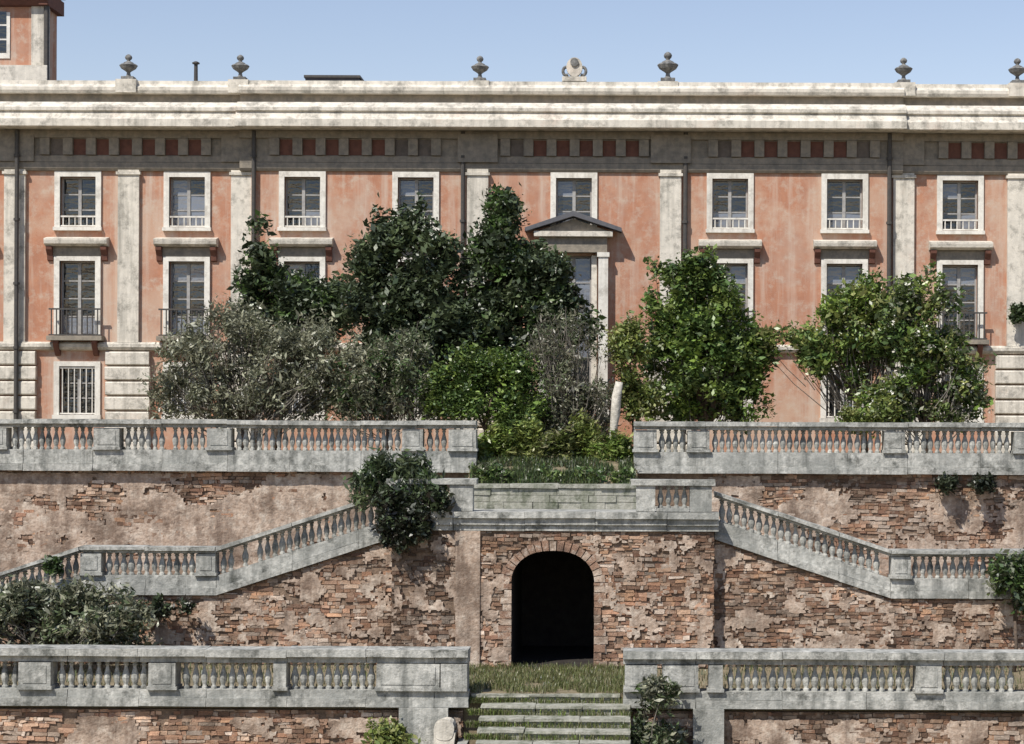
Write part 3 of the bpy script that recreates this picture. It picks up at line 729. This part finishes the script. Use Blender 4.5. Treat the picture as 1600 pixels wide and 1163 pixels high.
# ------------------------------------------------------------------ vegetation
def leaves(centers, n_per, sig, size, cols, up=.35, asp=.5, rg=None, rad=None):
    rg = rg or RNG; nC = len(centers); n = nC*n_per
    ce = np.repeat(centers,n_per,0); p = ce+rg.normal(0,1,(n,3))*np.array(sig)
    nr = rg.normal(0,1,(n,3)); nr[:,2] = np.abs(nr[:,2])+up
    nr /= np.linalg.norm(nr,axis=1)[:,None]
    t = rg.normal(0,1,(n,3)); t -= nr*(t*nr).sum(1)[:,None]; t /= np.linalg.norm(t,axis=1)[:,None]+1e-9
    bt = np.cross(nr,t); s = size*(.45+1.25*rg.random(n)**1.6)[:,None]*np.repeat(rg.uniform(.8,1.3,nC),n_per)[:,None]
    V = np.stack([p-t*s*.5, p+bt*s*asp*.5-nr*s*.08, p+t*s*.5, p-bt*s*asp*.5-nr*s*.08],1)
    cols = np.array(cols); ci = rg.integers(len(cols),size=nC)
    cc = cols[ci]*rg.uniform(.75,1.25,nC)[:,None]; C = np.repeat(cc,n_per,0)*rg.uniform(.75,1.3,n)[:,None]
    return V, C
def blob_pts(blobs, Y, n, rg, shell=.45, thick=1.9):
    W = np.array([b[2]*b[3] for b in blobs],float); W /= W.sum(); idx = rg.choice(len(blobs),n,p=W)
    d = rg.normal(0,1,(n,3)); d /= np.linalg.norm(d,axis=1)[:,None]
    r = shell+(1-shell)*rg.random(n)**.7; r *= 1+.12*rg.normal(0,1,n)
    off = rg.uniform(0,50)
    r *= np.array([1+.42*mnoise.noise(Vector((q[0]*2.1+off+k*7,q[1]*2.1,q[2]*2.1))) for q,k in zip(d,idx)])
    out = np.zeros((n,3))
    for k,b in enumerate(blobs):
        i = idx == k; yb = Y+(b[4] if len(b)>4 else 0)
        c = np.array([PX(b[0],yb),yb,PZ(b[1],yb)]); rx = b[2]/S(yb); rz = b[3]/S(yb); ry = (rx+rz)/2*.85
        out[i] = c+d[i]*r[i][:,None]*np.array([rx,min(ry,thick),rz])
    return out
def plant(name, label, cat, blobs, Y, base_px, zg, cols, clumps=260, per=34, sig=.13, size=.15, seed=1, group=None, asp=.5, trunk_r=.12, bark='bark', shell=.45, twigs=0, up=.35, fruit=None, leafm='leaf', trunk=True, gapf=1.5, shoot=1.0, thick=1.9):
    rg = np.random.default_rng(seed); random.seed(seed)
    bx = PX(base_px,Y); root = empty(name, (bx,Y,zg), label, cat, group)
    ce = blob_pts(blobs,Y,int(clumps*1.45),rg,shell,thick); ce[:,2] = np.maximum(ce[:,2],zg+.05)
    # open gaps through the crown, and long shoots that break its outline
    nv = np.array([mnoise.noise(Vector((q[0]*gapf+seed,q[1]*gapf,q[2]*gapf))) for q in ce]); ce = ce[nv > -.08]
    mid = ce.mean(0); k = rg.choice(len(ce),max(6,clumps//9)); o_ = ce[k]-mid; o_[:,2] += .3; o_ /= np.linalg.norm(o_,axis=1)[:,None]+1e-6
    big = min(1.0,.25+.35*np.ptp(ce[:,2])/2)*shoot
    sh = np.concatenate([ce[k]+o_*f*big*rg.uniform(.5,1.3,(len(k),1)) for f in (.12,.24,.36)])
    sh[:,2] = np.maximum(sh[:,2],zg+.05)
    V,C = leaves(ce,per,sig,size,cols,up,asp,rg)
    V3,C3 = leaves(sh,max(6,per//3),sig*.6,size,cols,up,asp,rg); V = np.concatenate([V,V3]); C = np.concatenate([C,C3])
    cen = V.mean(1); lf = np.array([mnoise.noise(Vector((q[0]*1.1+9,q[1]*1.1,q[2]*1.1))) for q in cen[::8]]); C = C*(1+.55*np.repeat(lf,8)[:len(C)])[:,None]
    if fruit is not None:
        fcol,fn,fs = fruit; k = rg.choice(len(ce),fn)
        V2,C2 = leaves(ce[k]+rg.normal(0,.12,(fn,3)),9,.06,fs,[fcol],.6,.9,rg)
        V2[:,:,1] -= .1
    me = quads_mesh('crown', V, C, M[leafm]); link_mesh('crown', me, root)
    if fruit is not None: link_mesh('blossom', quads_mesh('blossom',V2,C2,M['leaf']), root)
    if trunk:
        m = MB(); tops = [(PX(b[0],Y+(b[4] if len(b)>4 else 0)),Y+(b[4] if len(b)>4 else 0),PZ(b[1],Y)) for b in blobs]
        tz = min(t[2] for t in tops); fork = Vector((bx*.6+.4*np.mean([t[0] for t in tops]),Y,zg+max(.3,(tz-zg)*.6)))
        m.tube([(bx,Y,zg-.15),((bx+fork.x)/2+.05,Y,(zg+fork.z)/2),fork],[trunk_r*1.25,trunk_r,trunk_r*.85],8)
        for t in tops:
            mid = fork.lerp(Vector(t),.5)+Vector((random.uniform(-.15,.15),random.uniform(-.15,.15),random.uniform(0,.2)))
            m.tube([fork,mid,t],[trunk_r*.65,trunk_r*.45,trunk_r*.15],6)
        m.build('trunk', M[bark], root, True)
    if twigs:
        m = MB()
        for c in ce[rg.choice(len(ce),twigs)]:
            st = Vector((bx+rg.normal(0,.25),Y+rg.normal(0,.2),zg)).lerp(Vector(c),.35+.3*rg.random()); en = Vector(c)+Vector(rg.normal(0,.15,3))
            mid = st.lerp(en,.5)+Vector(rg.normal(0,.1,3))
            m.tube([st,mid,en],[.016,.012,.005],3)
        m.build('twigs', M['twig'], root)
    return root
IVY_DK = [(.03,.04,.022),(.045,.055,.03)]
DK = [(.062,.086,.04),(.042,.06,.028),(.105,.135,.062),(.062,.082,.046)]
MID = [(.085,.14,.04),(.065,.11,.03),(.13,.18,.06),(.05,.09,.025)]
YEL = [(.19,.22,.055),(.15,.19,.05),(.24,.25,.09),(.11,.15,.04)]
GRY = [(.22,.22,.145),(.155,.16,.10),(.29,.29,.20),(.10,.11,.065)]
BRT = [(.17,.24,.045),(.13,.20,.04),(.20,.27,.07),(.11,.17,.04)]
plant('evergreen_tree','slim dark evergreen tree with a pointed top, behind the grey olive shrub','tree',
  [(405,395,20,45),(408,445,36,45),(440,480,60,50),(480,475,45,38),(520,480,36,60),(430,510,70,45)],-5,430,0,DK+MID[:1],480,30,.13,.17,1,'trees before the palace')
plant('evergreen_tree','broad dark evergreen tree with a rounded top before the palace','tree',
  [(620,375,42,45),(650,350,25,25),(595,410,45,50),(665,420,60,60),(600,480,65,65),(680,500,65,70),(560,460,25,40),(640,550,80,50),(720,520,50,45)],-6,640,0,DK,980,34,.14,.17,2,'trees before the palace')
plant('evergreen_tree','dark evergreen tree with a peaked top beside the pediment','tree',
  [(787,335,24,36),(785,385,48,40),(770,430,62,55),(830,420,48,45),(840,480,55,55),(770,500,75,60),(865,450,30,50),(800,540,70,40),(880,510,36,40)],-5.5,790,0,DK+MID[1:2],940,34,.14,.17,3,'trees before the palace')
plant('olive_shrub','wide grey-green olive shrub behind the upper balustrade','shrub',
  [(290,580,48,70),(350,540,60,70),(345,620,80,40),(420,560,60,65),(460,620,70,40),(500,560,45,60),(270,630,30,30)],-8.6,380,0,GRY,900,30,.14,.13,4,'shrubs on the upper terrace',asp=.32,twigs=260,trunk_r=.08,up=.1)
plant('olive_shrub','grey-green shrub between the olive shrub and the bright green bush','shrub',
  [(575,595,55,52),(640,600,52,50),(555,630,48,30),(620,555,48,36),(685,625,34,34)],-8.8,600,0,GRY+MID[3:]+DK[2:3],560,30,.13,.13,5,'shrubs on the upper terrace',asp=.32,twigs=140,trunk_r=.06,up=.1)
plant('green_bush','bright green leafy bush beside the gap in the upper balustrade','bush',
  [(710,605,45,40),(785,595,55,42),(750,630,80,32),(810,645,45,42),(760,565,50,20)],-9.2,755,0,BRT+MID,760,32,.15,.11,6,'shrubs on the upper terrace',trunk_r=.06,up=.7)
plant('twiggy_shrub','grey twiggy half-bare shrub below the pediment','shrub',
  [(880,545,50,55),(915,590,42,60),(870,620,45,50),(930,640,30,48),(890,670,60,36),(840,650,36,40)],-9,895,0,GRY[:2]+DK[2:3]+[(.12,.11,.08),(.17,.155,.115)],480,26,.13,.12,8,'shrubs on the upper terrace',asp=.28,twigs=420,trunk_r=.05,up=.0)
plant('broadleaf_tree','full mid-green tree before the palace, next to the pale bare trunk','tree',
  [(1070,440,40,36),(1105,425,30,30),(1050,500,52,60),(1110,490,50,60),(1090,570,85,70),(1150,570,50,60),(1060,620,70,40),(1150,630,50,30),(1180,540,25,28)],-7,1095,0,MID+BRT+YEL[1:2],1100,34,.13,.15,9,'trees before the palace',up=.6,twigs=120)
plant('yellow_shrub','yellow-green shrub between the pediment door and the mid-green tree','shrub',
  [(975,550,30,35),(995,600,28,40),(1000,640,25,25),(985,520,14,20)],-8.2,990,0,YEL,240,30,.12,.12,10,'shrubs on the upper terrace',trunk_r=.05)
plant('young_tree','light green tree with a broad low crown before the palace windows','tree',
  [(1330,490,48,42),(1298,525,40,42),(1365,475,42,40),(1375,530,50,45),(1235,532,48,18),(1265,545,30,20),(1300,570,34,30),(1405,455,26,26),(1340,560,40,30)],-7.5,1352,0,MID+YEL+BRT,640,32,.13,.15,11,'trees before the palace',trunk_r=.09,twigs=110)
plant('blossoming_shrub','tall green shrub speckled with pale blossoms before the palace','shrub',
  [(1450,470,36,40),(1425,520,48,50),(1470,560,48,60),(1440,610,58,50),(1495,610,34,45),(1390,630,50,35),(1420,480,22,45)],-8.5,1450,0,DK[2:3]+GRY[1:2]+MID+YEL+BRT[1:2],760,30,.13,.14,12,'shrubs on the upper terrace',twigs=120,trunk_r=.07,fruit=((.72,.70,.60),110,.07))
plant('low_plant','low plants with yellow-green leaves under the young tree','plant',
  [(1370,640,28,22),(1340,655,25,16)],-9.5,1360,0,YEL,90,28,.1,.13,13,None,trunk=False)
# hanging ivy over the corner of the block
plant('stair_bush','dark green bush spilling over the head of the stair ramp','bush',
  [(605,755,38,38),(640,745,30,28),(578,770,22,28),(640,790,44,36),(600,800,30,26),(670,765,26,22)],-15.7,610,-1.5,DK+MID[3:],380,30,.11,.17,14,None,asp=.28,trunk_r=.05,up=0,thick=.5)
IVY = [(.030,.038,.022),(.022,.025,.016),(.05,.062,.034),(.035,.03,.022)]
plant('ivy','dark trailing ivy hanging over the corner of the brick block','ivy',
  [(612,782,30,18),(668,778,34,14),(640,800,34,18),(606,822,12,30),(634,828,12,36),(660,818,10,26),(690,802,12,18),(622,850,6,24)],-16.2,650,ZLOW,IVY+DK[:1],300,22,.08,.11,15,None,trunk=False,up=.2,thick=.2,gapf=3.0,shoot=.6)
plant('dark_bush','big dark grey-green bush on the lower terrace under the stair landing','bush',
  [(55,968,72,44),(140,968,70,42),(200,985,38,32),(15,962,45,38),(110,936,46,22),(60,935,34,20),(-60,985,80,40)],-17.3,90,ZLOW,GRY+DK[2:]+GRY[3:],900,30,.13,.14,16,None,asp=.35,twigs=200,trunk_r=.07,up=.1)
plant('leafy_plant','green leafy plant growing against the stair landing balustrade','plant',
  [(1575,898,24,26),(1604,915,32,32),(1590,878,18,16)],-16.2,1585,ZLOW,GRY[1:2]+MID+DK,200,30,.11,.13,17,None,trunk_r=.04)
plant('leafy_plant','grey-green leafy plant in front of the pedestal beside the steps','plant',
  [(1030,1095,28,36),(1025,1135,32,34),(1045,1160,36,30),(1020,1190,36,40)],-20.75,1030,ZGARDEN,GRY+DK+MID[:1],300,26,.09,.13,18,None,asp=.35,twigs=40,trunk_r=.035)
plant('leafy_plant','yellow-green weed at the foot of the lower wall by the pale rounded stone','plant',
  [(612,1140,24,28),(615,1180,30,36)],-20.7,612,ZGARDEN,YEL,130,26,.09,.12,19,None,trunk_r=.03)
plant('wall_weed','dark weed hanging from the wall under the upper balustrade base','plant',
  [(1515,757,42,14),(1490,752,20,10)],-11.95,1515,-.6,IVY_DK,110,24,.08,.11,20,None,trunk=False)
plant('wall_weed','small weed rooted under the landing balustrade by the dark bush','plant',
  [(112,878,16,10),(90,888,12,8)],-15.9,110,-3.2,MID+DK,90,24,.08,.12,21,None,trunk=False)

def blades(name, label, pts, h, w, cols, lean=.5, parent=None, cat='grass', kind='stuff', seed=0):
    rg = np.random.default_rng(seed); n = len(pts); a = rg.uniform(0,2*math.pi,n); hh = h*rg.uniform(.5,1.3,n); l = lean*rg.random(n)
    d = np.stack([np.cos(a),np.sin(a),np.zeros(n)],1); sd_ = np.stack([-np.sin(a),np.cos(a),np.zeros(n)],1)
    ww = (w*rg.uniform(.6,1.3,n))[:,None]; up = np.array([0,0,1.])
    m1 = pts+d*(hh*l*.35)[:,None]+up*(hh*.6)[:,None]; tp = pts+d*(hh*l)[:,None]+up*(hh*(1-.35*l))[:,None]
    V = np.concatenate([np.stack([pts-sd_*ww*.5,pts+sd_*ww*.5,m1+sd_*ww*.45,m1-sd_*ww*.45],1), np.stack([m1-sd_*ww*.45,m1+sd_*ww*.45,tp+sd_*ww*.06,tp-sd_*ww*.06],1)])
    cc = np.array(cols)[rg.integers(len(cols),size=n)]*rg.uniform(.7,1.3,n)[:,None]
    me = quads_mesh(name, V, np.concatenate([cc,cc]), M['leaf']); o = link_mesh(name, me, parent)
    if parent is None: tag(o,label,cat,None,kind)
    return o
DRY = [(.17,.17,.075),(.13,.15,.05),(.22,.205,.11),(.10,.125,.04)]
n = 9000
gx = RNG.uniform(AX-2.2,AX+2.2,n); gy = RNG.uniform(YLOW+.05,YBLK-.1,n); keepg = np.array([mnoise.noise(Vector((a*1.3,c*1.3,2)))>-.25 for a,c in zip(gx,gy)])
blades('grass','dry yellow-green grass between the steps and the black arch', np.stack([gx,gy,np.full(n,ZLOW)],1)[keepg], .16,.016, DRY, .7, seed=1)
n = 6000
gx = RNG.uniform(-16,11,n); gy = RNG.uniform(YLOW+.3,YRMP-.1,n)
blades('grass','dry grass along the foot of the stair ramps', np.stack([gx,gy,np.full(n,ZLOW)],1), .14,.018, DRY+GRY[1:2]+DK, .9, seed=2)
n = 9000
k = RNG.integers(1,9,n); gx = np.where(RNG.random(n)<.45, X0+RNG.random(n)**2*.9, RNG.uniform(X0,X1+.2,n)); gy = YLOW-.02-.45*k+.42+RNG.uniform(-.06,.04,n)
blades('grass','grass tufts growing in the joints of the worn steps', np.stack([gx,gy,ZLOW-.012-.18*k],1), .13,.014, DRY+BRT[:1], .8, seed=3)
# clumps of weeds in the gap of the upper terrace
spots = [(770,705,-10.9,'sprawling green weed at the end pedestal beside the bright green bush',BRT+YEL),(812,700,-10.6,'yellow-green leafy weed at the top of the overgrown bank',YEL),
         (860,705,-10.9,'pale yellow weed in the middle of the overgrown gap',YEL+DRY),(905,695,-10.5,'tall yellow weed below the twiggy shrub',YEL),(955,710,-10.9,'green weed beside the pale bare trunk',BRT+YEL)]
for i,(px,py,Yw,lab,cl) in enumerate(spots):
    plant('weed',lab,'weed',[(px,py,30,24),(px+12,py-22,18,22),(px-14,py+6,20,18)],Yw,px,0,cl,170,26,.09,.14,50+i,'weeds in the gap',asp=.35,trunk=False,up=.8)
n = 9000
gx = RNG.uniform(AX-2.2,AX+1.9,n); tt = RNG.random(n); gy = YG+.3+(YUP-YG)*tt; gz = lwz-.1+(-lwz+.05)*tt
kp = np.array([mnoise.noise(Vector((a*1.3,c*1.3,4))) > -.25 for a,c in zip(gx,gy)]); gx,gy,gz = gx[kp],gy[kp],gz[kp]
blades('grass','grass and weeds covering the bank in the balustrade gap', np.stack([gx,gy,gz],1), .22,.022, GRY[1:2]+GRY[3:]+DRY[1:2]+MID+DK, 1.0, seed=4)
n = 9000
gx = RNG.uniform(-20,12,n); gy = RNG.uniform(-11.2,-3,n)
blades('grass','low dry grass on the upper terrace behind the balustrades', np.stack([gx,gy,np.zeros(n)],1), .16,.03, DRY+MID, .9, seed=5)
# pale bare trunk
pt = empty('bare_trunk', (PX(962,-9.8),-9.8,0), 'pale bare leaning trunk standing in the overgrown gap', 'trunk')
Yt = -9.8
m = MB(); m.tube([(PX(955,Yt),Yt,-.1),(PX(957,Yt),Yt,PZ(680,Yt)),(PX(961,Yt),Yt,PZ(650,Yt)),(PX(963,Yt),Yt,PZ(620,Yt)),(PX(967,Yt),Yt,PZ(597,Yt))],[.10,.08,.13,.13,.10],8); m.build('trunk', M['pale_bark'], pt, True)
for pts in ([(957,690),(935,693),(915,702),(905,715)],[(958,685),(975,690),(990,705)]):
    MB().tube([(PX(a,Yt),Yt-.1,PZ(c,Yt)) for a,c in pts],[.05]+[.035]*(len(pts)-2)+[.02],6).build('branch', M['pale_bark'], pt, True)
plant('creeper','creeping green plant on the overgrown bank, close to the ivy','plant',[(775,742,36,12),(800,750,20,9)],-12.6,775,-.5,MID+GRY[1:2]+GRY[3:]+YEL[3:],120,24,.09,.12,80,'creepers on the overgrown bank',asp=.4,trunk=False)
plant('creeper','creeping plant in the middle of the overgrown bank','plant',[(840,745,36,12),(865,753,20,9)],-12.5,840,-.5,MID+GRY[1:2]+GRY[3:]+YEL[3:],120,24,.09,.12,81,'creepers on the overgrown bank',asp=.4,trunk=False)
plant('creeper','creeping plant on the overgrown bank below the pale bare trunk','plant',[(900,742,36,12),(925,750,20,9)],-12.5,900,-.5,MID+GRY[1:2]+GRY[3:]+YEL[3:],120,24,.09,.12,82,'creepers on the overgrown bank',asp=.4,trunk=False)
plant('creeper','creeping plant on the overgrown bank beside the short balustrade','plant',[(955,748,36,12),(980,756,20,9)],-12.6,955,-.5,MID+GRY[1:2]+GRY[3:]+YEL[3:],120,24,.09,.12,83,'creepers on the overgrown bank',asp=.4,trunk=False)
plant('wall_weed','dark weed hanging below the stair landing beside the dark bush','plant',[(280,945,45,16),(330,940,30,14),(250,955,30,18)],-15.85,290,ZLOW,DK+IVY,170,24,.08,.11,91,None,trunk=False,thick=.2)
plant('vine','small green vine on the pilaster at the rusticated end pier','vine',[(1588,490,10,16),(1594,478,7,8)],-.32,1590,4.2,MID+DK,40,18,.06,.11,95,None,trunk=False,thick=.1)
